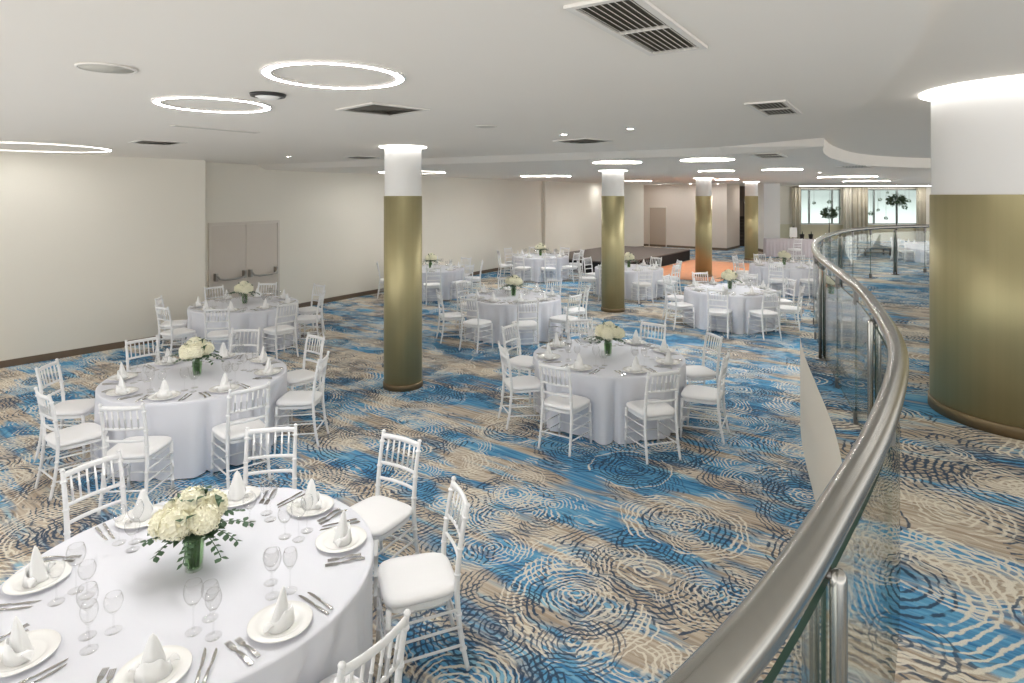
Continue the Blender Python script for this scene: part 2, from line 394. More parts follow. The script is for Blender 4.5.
# window wall: parapet, head and piers round the openings
WY = 37.0
def wx(px): return (px-512)/F*WY
SILL, HEAD = 1.0, 3.10
f = MB(); f.box(wx(779), 34, WY, WY+.25, 0, SILL); struct('wall_window', f, M['stone'])
f = MB(); f.box(wx(779), 34, WY, WY+.25, HEAD, TOP); struct('wall_window_head', f, M['wall'])
f = MB(); f.box(wx(779), wx(801), WY, WY+.25, SILL, HEAD); struct('wall_window_side', f, M['wall'])
f = MB(); f.box(wx(841), wx(868), WY, WY+.25, SILL, HEAD); struct('wall_window_pier', f, M['wall'])
f = MB(); f.box(wx(926), 34, WY, WY+.25, SILL, HEAD); struct('wall_window_end', f, M['wall'])
wall('wall_lobby', [Vector((12.5, 30.3)), Vector((15.85, 37.2))], M['wall'])
for i, (a, b, mull) in enumerate(((801, 841, (810, 833)), (868, 926, (875, 898)))):
    x0, x1 = wx(a), wx(b); wn = MB()
    for (u0, u1, v0, v1) in ((x0, x1, SILL, SILL+.06), (x0, x1, HEAD-.06, HEAD), (x0, x0+.06, SILL, HEAD), (x1-.06, x1, SILL, HEAD)):
        wn.box(u0, u1, WY+.08, WY+.16, v0, v1)
    o = struct('window_%d' % (i+1), wn, M['frame'])
    for m_ in mull:
        g = MB(); g.box(wx(m_)-.05, wx(m_)+.05, WY+.08, WY+.16, SILL+.06, HEAD-.06); g.build('window_mullion', M['frame'], o)
    g = MB(); g.box(x0+.06, x1-.06, WY+.11, WY+.125, SILL+.06, HEAD-.06); g.build('window_pane', M['pane'], o)
    g = MB(); g.box(x0-.05, x1+.05, WY-.12, WY+.05, SILL-.03, SILL+.02); g.build('window_sill', M['white'], o)

# double fire doors with panic bars
def wall_mtx(p, d):
    d = d.normalized(); n = Vector((d.y, -d.x))     # n points to the room
    return Matrix(((d.x, -n.x, 0, p.x), (d.y, -n.y, 0, p.y), (0, 0, 1, 0), (0, 0, 0, 1)))   # local: x along wall, y into wall
wm = wall_mtx(D0+wd*.02, W2[1]-W2[0]); DW, DH = 1.78, 2.08
f = MB()
f.box(0, .06, -.03, .02, 0, DH, 0, wm); f.box(DW-.06, DW, -.03, .02, 0, DH, 0, wm); f.box(0, DW, -.03, .02, DH, DH+.06, 0, wm)
dd = struct('door_1', f, M['doorframe'])
for k in range(2):
    a = .065+k*(DW/2-.06); b = a+DW/2-.07
    g = MB(); g.box(a, b, -.018, .02, .01, DH-.005, 0, wm); lf = g.build('door_leaf', M['door'], dd)
    g = MB()
    for hx in (a+.07, b-.07): g.box(hx-.025, hx+.025, -.11, -.018, .92, 1.08, 0, wm)
    g.tube([wm @ Vector(v) for v in ((a+.07, -.10, 1.03), (a+.12, -.13, .96), (a+.25, -.135, .93), (b-.25, -.135, .93), (b-.12, -.13, .96), (b-.07, -.10, 1.03))], .022, 8)
    g.build('panic_bar', M['panicbar'], lf)
# single door in the back wall
bp0, bp1 = Vector((7.05, 33.40)), Vector((10.66, 30.50))
bd = (bp1-bp0).normalized(); bm_ = wall_mtx(bp0+bd*.42, bd)
f = MB(); f.box(0, .05, -.03, .02, 0, 2.12, 0, bm_); f.box(.98, 1.03, -.03, .02, 0, 2.12, 0, bm_); f.box(.0, 1.03, -.03, .02, 2.07, 2.13, 0, bm_)
dd = struct('door_2', f, M['doorframe'])
g = MB(); g.box(.055, .975, -.016, .02, .01, 2.065, 0, bm_); lf = g.build('door_leaf', M['door_taupe'], dd)
g = MB(); g.box(.87, .95, -.05, -.016, 1.02, 1.05, 0, bm_); g.build('door_handle', M['panicbar'], lf)

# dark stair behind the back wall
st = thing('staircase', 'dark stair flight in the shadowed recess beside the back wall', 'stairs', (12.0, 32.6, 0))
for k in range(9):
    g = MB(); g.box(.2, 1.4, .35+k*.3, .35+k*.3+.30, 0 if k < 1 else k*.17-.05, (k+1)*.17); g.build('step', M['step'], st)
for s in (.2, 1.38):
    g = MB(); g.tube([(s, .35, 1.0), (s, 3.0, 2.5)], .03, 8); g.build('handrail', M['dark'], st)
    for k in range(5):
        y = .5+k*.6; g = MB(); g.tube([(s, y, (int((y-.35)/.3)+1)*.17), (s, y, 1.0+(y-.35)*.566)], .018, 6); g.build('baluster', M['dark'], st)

# ------------------------------------------------------------------ columns
def column(x, y, rad, z0, ztop, zgold, label, ring=.07):
    c = thing('column', label, 'column', (x, y, z0), 0, 'brass clad columns'); c['kind'] = 'thing'
    g = MB(); g.lathe([(rad-.004, 0), (rad-.004, ztop-z0)], 64); g.build('shaft', M['white'], c)
    h = zgold-z0; g = MB(); g.lathe([(rad-.004, .06), (rad+.006, .06), (rad+.006, h), (rad-.004, h)], 72); g.build('brass_cladding', M['brass'], c)
    g = MB(); g.lathe([(rad-.004, 0.001), (rad+.018, .001), (rad+.018, .075), (rad+.012, .082), (rad-.004, .082)], 72); g.build('plinth', M['plinth'], c)
    H = ztop-z0; g = MB(); g.lathe([(rad, H-.012), (rad+ring, H-.012), (rad+ring, H-.002), (rad, H-.002)], 72, closed=True); g.build('light_ring', M['collar'], c)
    return c
column(-1.55, 8.75, .262, 0, ZM, 2.70, 'slim white column with brass lower part, closest of the slim columns')
column(2.38, 14.5, .262, 0, ZL, 2.70, 'second slim white and brass column, in front of the black stage')
column(6.42, 20.6, .262, 0, ZL, 2.70, 'third slim white and brass column, standing on the orange dance floor side')
column(10.12, 26.0, .262, 0, ZL, 2.70, 'farthest slim white and brass column, beside the stair recess')
column(3.83, 4.60, .58, RAISED, ZH, 2.71, 'massive white and brass column on the raised floor behind the railing', .075)

# ------------------------------------------------------------------ balustrade
bal = thing('balustrade', 'S-curved glass balustrade with steel handrail along the raised floor edge', 'railing', (rail[40].x, rail[40].y, RAISED))
o0 = bal.location.copy()
def L3(p, z): return (p.x-o0.x, p.y-o0.y, z-o0.z)
ZR = EYE-.65
g = MB(); rr = rail
g.tube([L3(p, ZR) for p in rr], .036, 20); g.build('handrail', M['steel'], bal)
cum = [0]
for a, b in zip(rail, rail[1:]): cum.append(cum[-1]+(b-a).length)
def s_of(x, y): return min(range(len(rail)), key=lambda i: (rail[i]-Vector((x, y))).length)
def idx_at(s): return min(range(len(cum)), key=lambda i: abs(cum[i]-s))
sA = cum[s_of(.60, 1.18)]; PITCH = .94
joints = [sA+PITCH*k for k in range(-3, 24) if .2 < sA+PITCH*k < cum[-1]-.2]
for a, b in zip(joints, joints[1:]):
    i0, i1 = idx_at(a+.008), idx_at(b-.008)
    n = 14; seg = [rail[i0].lerp(rail[i1], 0)]
    idx = [round(i0+(i1-i0)*k/n) for k in range(n+1)]
    seg = [rail[i] for i in idx]
    # exact joint ends
    A = offset(seg, -.006); B = offset(seg, .006); zb, zt = RAISED+.055, ZR-.105
    g = MB(); m_ = len(seg)
    for Q in (A, B):
        g.add([L3(p, z) for z in (zb, zt) for p in Q], [(i, i+1, m_+i+1, m_+i) for i in range(m_-1)], 0, True)
    for z in (zb, zt):
        g.add([L3(p, z) for p in A]+[L3(p, z) for p in B], [(i, i+1, m_+i+1, m_+i) for i in range(m_-1)], 1)
    for e in (0, -1):
        g.add([L3(A[e], zb), L3(B[e], zb), L3(B[e], zt), L3(A[e], zt)], [(0, 1, 2, 3)], 1)
    g.build('glass_panel', [M['glass'], M['edge']], bal)
k0 = next(i for i, s in enumerate(joints) if abs(s-sA) < 1e-6)
for k, s in enumerate(joints):
    i = idx_at(s); p = rail[i]; t = (rail[min(i+1, len(rail)-1)]-rail[max(0, i-1)]).normalized(); nrm = Vector((t.y, -t.x))
    if (k-k0) % 3 == 0:
        pp = MB()
        for sd in (-1, 1):
            q = p+nrm*.025*sd; c = (q.x-o0.x, q.y-o0.y)
            pp.lathe([(.0, .0), (.016, .0), (.016, ZR-.09-RAISED), (.014, ZR-.078-RAISED), (.008, ZR-.070-RAISED), (0, ZR-.068-RAISED)], 16, c)
        po = pp.build('post', M['steel'], bal)
        b = MB(); q0 = p-nrm*.036; q1 = p+nrm*.036
        b.tube([L3(q0, ZR-.085), L3(q1, ZR-.085)], .010, 8); b.tube([L3(p, ZR-.09), L3(p, ZR-.03)], .012, 8); b.build('rail_bracket', M['bracket'], po)
        b = MB(); b.lathe([(0, 0.001), (.075, .001), (.075, .012), (0, .014)], 20, (p.x-o0.x, p.y-o0.y)); b.build('base_flange', M['bracket'], po)
    else:
        b = MB(); q = L3(p, 0)
        mt = Matrix(((t.x, nrm.x, 0, q[0]), (t.y, nrm.y, 0, q[1]), (0, 0, 1, 0), (0, 0, 0, 1)))
        b.box(-.028, .028, -.016, .016, 0.001, .085, 0, mt); b.build('glass_clamp', M['bracket'], bal)
        b = MB(); b.box(-.022, .022, -.014, .014, ZR-.135-RAISED, ZR-.032-RAISED, 0, mt); b.build('rail_clamp', M['bracket'], bal)

# ------------------------------------------------------------------ ceiling fixtures
def ring_light(x, y, rad, z, label, m_, wd_=.038):
    t = thing('ring_light', label, 'ceiling light', (x, y, z), 0, 'glowing ceiling rings')
    g = MB(); g.lathe([(rad-wd_, -.012), (rad, -.012), (rad, -.002), (rad-wd_, -.002)], 96, closed=True); g.build('diffuser', M[m_], t)
    g = MB()
    for a, b in ((rad-wd_-.012, rad-wd_-.001), (rad+.001, rad+.012)):
        g.lathe([(a, -.014), (b, -.014), (b, -.001), (a, -.001)], 96, closed=True)
    g.build('trim_frame', M['white'], t)
def ring_px(px, py, rad, h, label):
    x, y = at(px, py, -h); ring_light(x, y, rad, EYE+h, label, ('ring_wide' if rad > .5 else 'ring') if h > .65 else (('ring_far_wide' if rad > .5 else 'ring_farthest') if y > 18 else 'ring_mid' if rad > .5 else 'ring_far'))
ring_px(335, 75, .39, .70, 'glowing ring light, the large bright one closest overhead')
ring_px(214, 104, .40, .70, 'glowing ring light beside the round spotlight on the ceiling')
ring_px(32, 147, .95, .70, 'wide glowing ring light over the wall on the left')
ring_px(412, 172, .82, .60, 'wide glowing ring light half behind the closest slim column')
ring_px(617, 162, .42, .60, 'small glowing ring light above the second slim column')
ring_px(546, 176, .74, .60, 'wide glowing ring light above the table left of the stage')
ring_px(630, 181, .82, .60, 'wide glowing ring light behind the second slim column')
ring_px(707, 159.3, .42, .60, 'small glowing ring light closest in front of the third slim column')
ring_px(716, 170.6, .40, .60, 'small glowing ring light just right of the third slim column top')
ring_px(782, 169.2, .42, .60, 'small glowing ring light between column row and curved ceiling step')
ring_px(727, 179.3, .40, .60, 'small glowing ring light farthest over the dance floor')
ring_px(847, 176.7, .82, .60, 'wide glowing ring light closer to us before the windows')
ring_px(866, 181, .82, .60, 'wide glowing ring light nearest the windows')

def vent(cx, cy, length, width, z, rz, label):
    t = thing('air_vent', label, 'vent', (cx, cy, z), rz, 'slatted ceiling vents')
    l, w_ = length/2, width/2; b = .03
    g = MB()
    for q in ((-l-b, l+b, -w_-b, -w_), (-l-b, l+b, w_, w_+b), (-l-b, -l, -w_, w_), (l, l+b, -w_, w_), (-.008, .008, -w_, w_)): g.box(*q, -.014, -.001)
    g.build('frame', M['ventframe'], t)
    g = MB(); g.box(-l, l, -w_, w_, -.003, -.001); g.build('backing', M['ventdark'], t)
    for side in (-1, 1):
        for k in range(8):
            y = -w_+(k+.5)*width/8; g = MB()
            x0, x1 = (-l, -.008) if side < 0 else (.008, l)
            mt = Matrix.Translation((0, y, -.008)) @ Matrix.Rotation(R(35), 4, 'X')
            g.box(x0, x1, -.0095, .0095, -.0012, .0012, 0, mt); g.build('slat', M['vent'], t)
va = math.atan2(.73, .46)
def vent_px(pts, h, label):
    P = [Vector(at(px, py, -h)) for px, py in pts]; c = (P[0]+P[1]+P[2]+(P[0]+P[2]-P[1]))/4
    vent(c.x, c.y, (P[1]-P[0]).length, (P[2]-P[1]).length, EYE+h, math.atan2(*reversed((P[1]-P[0]))), label)
vent_px(((577, 7), (655, 52), (698, 44.5)), .70, 'large slatted ceiling vent, nearest overhead, two slat panels')
vent_px(((752, 103.5), (771, 115), (796, 112)), .70, 'slatted ceiling vent near the curved ceiling step')
vent_px(((755, 154.0), (766, 157.6), (782, 156.3)), .60, 'small slatted ceiling vent on the lowered ceiling')
vent_px(((847, 166), (853, 167.5), (862, 166.5)), .60, 'tiny slatted ceiling vent beyond the curved ceiling step')
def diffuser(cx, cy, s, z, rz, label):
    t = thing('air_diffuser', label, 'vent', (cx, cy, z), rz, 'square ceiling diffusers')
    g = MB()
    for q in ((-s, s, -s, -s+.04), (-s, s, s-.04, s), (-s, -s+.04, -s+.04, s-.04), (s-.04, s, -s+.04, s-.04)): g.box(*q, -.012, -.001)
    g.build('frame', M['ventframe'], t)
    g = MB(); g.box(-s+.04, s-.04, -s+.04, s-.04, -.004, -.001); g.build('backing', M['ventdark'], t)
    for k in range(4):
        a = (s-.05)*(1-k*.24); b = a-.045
        for nm_, sides, mt, zz in (('shade_louver', (0, 3), M['ventdark'], -.014), ('louver', (1, 2), M['ventframe'], -.020)):  # near louvers coloured dark, far ones pale, imitating the shading of a recess
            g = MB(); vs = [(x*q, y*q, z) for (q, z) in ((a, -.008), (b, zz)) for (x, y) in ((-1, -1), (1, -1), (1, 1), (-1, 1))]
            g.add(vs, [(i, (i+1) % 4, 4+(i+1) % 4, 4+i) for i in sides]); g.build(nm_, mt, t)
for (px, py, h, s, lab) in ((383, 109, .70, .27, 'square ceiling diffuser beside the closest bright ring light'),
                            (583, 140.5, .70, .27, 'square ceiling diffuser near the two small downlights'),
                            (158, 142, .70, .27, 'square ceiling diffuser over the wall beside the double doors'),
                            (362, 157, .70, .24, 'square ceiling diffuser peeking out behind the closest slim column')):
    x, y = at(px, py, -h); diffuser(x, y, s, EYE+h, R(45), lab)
# linear slot
a, b = Vector(at(172, 125, -.7)), Vector(at(258, 132.5, -.7)); c = (a+b)/2
t = thing('slot_diffuser', 'long flush slot diffuser on the ceiling behind the second ring light', 'vent', (c.x, c.y, ZM), math.atan2(b.y-a.y, b.x-a.x))
l = (b-a).length/2
g = MB(); g.box(-l, l, -.05, .05, -.008, -.001); g.build('frame', M['ventframe'], t)
for s in (-.022, .022):
    g = MB(); g.box(-l+.02, l-.02, s-.013, s+.013, -.010, -.008); g.build('slot', M['vent'], t)
def disc(px, py, rad, h, label, dark=False):
    x, y = at(px, py, -h); t = thing('ceiling_speaker', label, 'ceiling speaker', (x, y, EYE+h))
    g = MB(); g.lathe([(rad-.015, -.012), (rad, -.010), (rad, -.001), (rad-.015, -.001)], 40, closed=True); g.build('rim', M['ventframe'], t)
    g = MB(); g.lathe([(0, -.009), (rad-.016, -.009), (rad-.016, -.001)], 40); g.build('grille', M['vent'], t)
disc(107, 67.5, .145, .70, 'round flush ceiling speaker before the ring lights')
disc(486, 126, .11, .70, 'round flush ceiling speaker above the room centre')
x, y = at(268, 94, -.7); t = thing('ceiling_spotlight', 'round recessed spotlight with dark rim between two ring lights', 'ceiling light', (x, y, ZM))
g = MB(); g.lathe([(.085, -.022), (.112, -.020), (.12, -.002), (.085, -.002)], 32, closed=True); g.build('rim', M['dark'], t)
g = MB(); g.lathe([(0, -.040), (.05, -.036), (.084, -.020), (.084, -.002)], 32); g.build('lens', M['white'], t)
for k, (px, py, h, lab) in enumerate(((564, 134, .7, 'small bright downlight beside the square diffuser'), (630, 128.3, .7, 'small bright downlight, the bigger one of the pair overhead'),
                     (288, 156.3, .7, 'tiny bright downlight above the double doors'), (515, 183, .6, 'tiny downlight on the lowered ceiling by the pilaster'),
                     (666, 183.5, .6, 'tiny downlight above the back door'), (820, 172.5, .6, 'tiny downlight before the windows'))):
    x, y = at(px, py, -h); t = thing('downlight', lab, 'ceiling light', (x, y, EYE+h), 0, 'small downlights')
    g = MB(); g.lathe([(.036, -.010), (.052, -.008), (.052, -.001), (.036, -.001)], 24, closed=True); g.build('trim_ring', M['white'], t)
    g = MB(); g.lathe([(0, -.006), (.035, -.006), (.035, -.001)], 24); g.build('lens', M['spot'], t)

FILL_SPOTS = [(7.6, 31.6, 'by the back door'), (8.9, 30.7, 'middle of the back wall'), (10.0, 29.9, 'by the corner of the back wall'), (12.6, 31.6, 'in the stair recess'), (4.4, 28.2, 'over the back of the stage'), (14.6, 34.5, 'between pier and windows')]  # extra downlights added to brighten the far end
for k, (x, y, lab) in enumerate(FILL_SPOTS):
    t = thing('downlight', 'tiny distant downlight added to brighten the far end, %s' % lab, 'ceiling light', (x, y, ZL), 0, 'small downlights')
    g = MB(); g.lathe([(.061, -.010), (.078, -.008), (.078, -.001), (.061, -.001)], 24, closed=True); g.build('trim_ring', M['white'], t)
    g = MB(); g.lathe([(0, -.006), (.060, -.006), (.060, -.001)], 24); g.build('lens', M['far_fill'], t)

# ------------------------------------------------------------------ stage and dance floor
u, v_ = Vector((.585, .811)), Vector((-.811, .585))
SN = Vector((3.75, 20.75))
s = thing('stage', 'low black-skirted stage platform with grey-brown deck along the wall', 'stage', (SN.x, SN.y, 0), math.atan2(u.y, u.x))
g = MB(); g.box(0, 6.5, 0, 3.6, .40, .44); g.build('deck', M['deck'], s)
g = MB(); g.box(.02, 6.48, .02, 3.58, .001, .40)
g.build('skirt', M['black'], s)
dp = SN+u*.35-v_*.06
d = MB(); d.box(0, 6.0, -3.0, -.02, .002, .02); dnc = d.build('dance_floor', M['parquet'])
dnc.location = (dp.x, dp.y, 0); dnc.rotation_euler = (0, 0, math.atan2(u.y, u.x)); tag(dnc, 'orange-brown wooden dance floor laid in front of the stage', 'dance floor')

# ------------------------------------------------------------------ chair
def bead_tube(mb, a, b, r, beads, n=10, r1=None):
    a, b = Vector(a), Vector(b); r1 = r if r1 is None else r1; st_ = [(0, r)]
    for q in beads:
        for dq, k in ((-.016, 1), (-.008, 1.3), (.008, 1.3), (.016, 1)): st_.append((q+dq, (r+(r1-r)*q)*k))
    st_.append((1, r1)); st_.sort()
    mb.tube([a.lerp(b, q) for q, _ in st_], [k for _, k in st_], n)
def make_chair():
    t = thing('banquet_chair', 'chair', 'chair', (0, 0, -50))
    ch = M['chair']; HW = .192
    def part(name, fn, m=ch):
        g = MB(); fn(g); return g.build(name, m, t)
    for s in (-1, 1):
        part('leg', lambda g: bead_tube(g, (s*.198, .20, 0.002), (s*.190, .185, .435), .0125, (.18, .47, .78), r1=.0165))
    def rear(g, s):
        pts = [(s*.188, -.262, .002), (s*.182, -.222, .20), (s*.178, -.200, .44), (s*.176, -.208, .60), (s*.176, -.232, .78), (s*.176, -.262, .925)]
        P = catmull(pts, 6); g.tube(P, [.0125+.004*min(1, i/12) if i < 18 else .0165-.004*(i-18)/12 for i in range(len(P))], 10)
        for z in (4, 9, 16, 21, 27): 
            p = P[z]; q = P[z+1]; d_ = (q-p).normalized(); g.tube([p-d_*.008, p-d_*.004, p+d_*.004, p+d_*.008], [.016, .021, .021, .016], 10)
        p = P[-1]; g.tube([p, p+Vector((0, -.002, .006)), p+Vector((0, -.004, .014)), p+Vector((0, -.005, .02))], [.013, .017, .013, .004], 10)
    for s in (-1, 1): part('leg', lambda g: rear(g, s))
    # seat frame and cushion
    def outline(e, n=40, k=4.5):
        out = []
        for i in range(n):
            a = 2*math.pi*i/n; ca, sa = math.cos(a), math.sin(a)
            x = abs(ca)**(2/k)*math.copysign(1, ca); y = abs(sa)**(2/k)*math.copysign(1, sa)
            wdt = (.205+.012*y)+e; out.append((x*wdt, y*(.205+e)-.002))
        return out
    def frame(g):
        lv = [(.405, -.02), (.412, -.006), (.438, -.006), (.442, -.02)]; n = 40
        vs = [(x, y, z) for z, e in lv for x, y in outline(e)]
        fs = [(i*n+k, i*n+(k+1) % n, (i+1)*n+(k+1) % n, (i+1)*n+k) for i in range(3) for k in range(n)]+[tuple(range(n)), tuple(3*n+k for k in range(n))]
        g.add(vs, fs, 0, False)
    part('seat_frame', frame)
    def cush(g):
        lv = [(.443, -.014), (.447, .004), (.462, .012), (.478, .008), (.489, -.008), (.496, -.05), (.499, -.11), (.500, -.17)]; n = 40
        vs = [(x, y, z) for z, e in lv for x, y in outline(e)]
        m_ = len(lv)-1; fs = [(i*n+k, i*n+(k+1) % n, (i+1)*n+(k+1) % n, (i+1)*n+k) for i in range(m_) for k in range(n)]+[tuple(range(n)), tuple(m_*n+k for k in range(n))]
        g.add(vs, fs, 0, True)
    part('cushion', cush, M['cushion'])
    # back: rails bow slightly to the rear
    def yb(z): return -.208-.054*((z-.60)/.325)**1.3 if z > .6 else -.202-.006*(z-.44)/.16
    def rail_(z, hgt, name):
        def fn(g):
            P = [(x*.176, yb(z)-.022*(1-x*x), z) for x in [-1+2*i/10 for i in range(11)]]
            g.tube(P, hgt, 10, flat=(.62, 1))
        part(name, fn)
    rail_(.902, .020, 'top_rail'); rail_(.715, .013, 'back_rail'); rail_(.605, .013, 'back_rail')
    for k in range(6):
        x = (k-2.5)*.0505/.176
        part('spindle', lambda g: bead_tube(g, (x*.176, yb(.715)-.022*(1-x*x), .715), (x*.176, yb(.902)-.022*(1-x*x), .898), .0072, (.5,), 8))
    # stretchers
    for s in (-1, 1):
        for z in (.13, .235, .335):
            f_ = lambda zz: .20-.015*zz/.435; r_ = lambda zz: (-.262+.04*zz/.2) if zz < .2 else -.222+.022*(zz-.2)/.24
            part('stretcher', lambda g: bead_tube(g, (s*.188, r_(z+.02), z+.02), (s*.196, f_(z), z), .0078, (.5,), 8))
    for z in (.155, .275): part('stretcher', lambda g: bead_tube(g, (-.196, .198, z), (.196, .198, z), .0078, (.33, .66), 8))
    part('stretcher', lambda g: bead_tube(g, (-.184, -.238, .185), (.184, -.238, .185), .0078, (.33, .66), 8))
    return Proto(t)
chair = make_chair()

# ------------------------------------------------------------------ table and linen
TR = .915; TZ = .745
def make_table():
    t = thing('round_table', 't', 'table', (0, 0, -50))
    g = MB(); g.lathe([(0, .712), (TR-.02, .712), (TR-.012, .72), (TR-.012, .732), (TR-.02, .738), (0, .738)], 64); g.build('tabletop', M['base'], t)
    for k in range(4):
        a = R(45+90*k); c_, s_ = math.cos(a), math.sin(a)
        g = MB(); g.tube([(c_*.50, s_*.50, .70), (c_*.50, s_*.50, .05), (c_*.55, s_*.55, .002)], .016, 8); g.build('leg', M['bracket'], t)
    return Proto(t)
table = make_table()
def make_cloth(seed, seats, n=240):
    rng = random.Random(seed); folds = []
    a = 0
    ph = [rng.uniform(0, 6.28) for _ in range(4)]
    def fn(an, t):
        w_ = an+.10*math.sin(3*an+ph[0])+.05*math.sin(7*an+ph[1])
        fo = 1-2*(1-abs(math.sin(9*w_+ph[2])))**1.6
        amp = .014+.068*t**.75
        return amp*(-.75+fo*(.70+.30*math.sin(4*an+ph[3]))+.14*math.sin(43*w_))+.012*t
    g = MB(); vs = []
    prof = [(0, TZ), (.5, TZ), (.80, TZ), (.90, TZ-.0005), (.915, TZ-.003)]
    levels = [(TR+.004, TZ-.008, 0)]+[(TR+.006, TZ-.008-(TZ-.022)*q, q) for q in (.03, .07, .12, .2, .3, .42, .55, .7, .85, 1.0)]
    for r, z in prof[1:]:
        vs += [(r*math.cos(2*math.pi*k/n), r*math.sin(2*math.pi*k/n), z) for k in range(n)]
    for r, z, q in levels:
        for k in range(n):
            an = 2*math.pi*k/n; d_ = fn(an, q) if q > 0 else 0
            d_ = d_*min(1, q*6)
            for a_, rc in seats:        # a pushed-in chair presses the cloth inwards below seat height
                dl = abs((an-R(a_)+math.pi) % (2*math.pi)-math.pi)
                if dl < R(19) and q > .12:
                    lim = (rc-.246)/math.cos(min(dl, R(14)))-r+.25*d_
                    k_ = min(1, (q-.12)/.2)*(1 if dl < R(14) else (R(19)-dl)/R(5))
                    if lim < d_: d_ += (lim-d_)*k_
            vs.append(((r+d_)*math.cos(an), (r+d_)*math.sin(an), z if q < 1 else z+.006*math.sin(5*an)))
    m_ = len(prof)-1+len(levels)
    fs = [(i*n+k, i*n+(k+1) % n, (i+1)*n+(k+1) % n, (i+1)*n+k) for i in range(m_-1) for k in range(n)]+[tuple(range(n))]
    g.add(vs, fs, 0, True); return g.mesh('tablecloth', M['cloth'])
# ------------------------------------------------------------------ tableware
def make_plate():
    g = MB(); g.lathe([(0, .006), (.085, .006), (.095, .010), (.105, .016), (.138, .021), (.141, .0225), (.139, .0245), (.105, .0195), (.094, .013), (.085, .0095), (0, .009)], 56)
    g.lathe([(.06, .0), (.078, 0), (.078, .0065), (.06, .0065)], 40)
    o = g.build('dinner_plate', M['china']); tag(o, 'p', 'plate'); return Proto(o)
plate = make_plate()
def make_napkin():
    # a mitre fold: tall pointed leaf behind, shorter curved wings in front, standing cuff round the foot
    g = MB(); n = 28; rows = 12; vs = []
    for i in range(rows+1):
        q = i/rows
        for k in range(n):
            a = 2*math.pi*k/n
            wx_ = .050*(1-q)**.60+.002; wy_ = .035*(1-q)**.8+.0025
            x = wx_*math.cos(a); y = wy_*math.sin(a)*(1 if math.sin(a) > 0 else 1.15)+.004-.018*q
            crease = .006*(1-q)*math.cos(4*a)
            vs.append((x+crease*math.cos(a), y+crease*math.sin(a), .172*q*(1 if True else 1)))
    fs = [(i*n+k, i*n+(k+1) % n, (i+1)*n+(k+1) % n, (i+1)*n+k) for i in range(rows) for k in range(n)]+[tuple(range(n)), tuple(rows*n+k for k in range(n))]
    g.add(vs, fs, 0, True)
    o = g.build('folded_napkin', M['napkin']); tag(o, 'n', 'napkin')
    c = MB(); n = 36; vs = []
    for j, (ro, zf) in enumerate(((0, 0), (0, 1), (.005, 1), (.006, 0))):
        for k in range(n+1):
            a = R(-215)+R(250)*k/n; e = abs(k/n-.5)*2
            zz = (.030+.058*(1-e)**1.2+.012*math.sin(5*a)*(1-e))*zf
            rx, ry = .063-.008*zf+ro, .047-.006*zf+ro
            vs.append((rx*math.cos(a), -.004+ry*math.sin(a), zz))
    m_ = n+1
    fs = [(j*m_+k, j*m_+k+1, ((j+1) % 4)*m_+k+1, ((j+1) % 4)*m_+k) for j in range(4) for k in range(n)]+[(0, m_, 2*m_, 3*m_), (n, m_+n, 2*m_+n, 3*m_+n)]
    c.add(vs, fs, 0, True); c.build('cuff', M['napkin'], o)
    for s in (-1, 1):
        w_ = MB(); vs = []
        for i in range(9):
            q = i/8; ww = .036*math.sin(math.pi*(.12+.88*q))**.7
            for e in (-1, 0, 1):
                for d_ in (0, .004):
                    vs.append((s*(.045+.050*q), .010+e*ww*.6+.012*q, .010+.006*q+.045*q*(1-q)*2+(.018 if e == 0 else 0)*(1-q)+d_))
        fs = []
        for i in range(8):
            b = i*6
            for p, q in ((0, 2), (2, 4), (1, 3), (3, 5)): fs.append((b+p, b+q, b+6+q, b+6+p))
            fs += [(b, b+1, b+7, b+6), (b+4, b+5, b+11, b+10)]
        fs += [(0, 2, 3, 1), (2, 4, 5, 3), (48, 50, 51, 49), (50, 52, 53, 51)]
        w_.add(vs, fs, 0, True); w_.build('wing', M['napkin'], o)
    return Proto(o)
napkin = make_napkin()
def make_glass(h, rb, bowl, label_name):
    st_ = h-bowl; g = MB()
    prof = [(0, .0015), (.034, .0015), (.035, .003), (.030, .004), (.012, .006), (.0045, .012), (.0036, .03), (.0036, st_-.012), (.006, st_-.002), (.016, st_+.006)]
    for q in (.10, .2, .32, .45, .6, .75, .9, 1.0):
        prof.append((rb*(math.sin(math.pi*min(1, .10+q*.62))**.75)*(1 if q < .5 else 1-.12*(q-.5)), st_+.006+(bowl-.006)*q))
    inner = [(r-.0016, z) for r, z in reversed(prof[10:])]+[(.006, st_+.011), (0, st_+.008)]
    g.lathe(prof+inner, 28)
    o = g.build('wine_glass', M['wine']); tag(o, 'g', 'wine glass'); return Proto(o)
glasses = [make_glass(.225, .043, .105, 'a'), make_glass(.205, .036, .090, 'b'), make_glass(.165, .040, .085, 'c')]
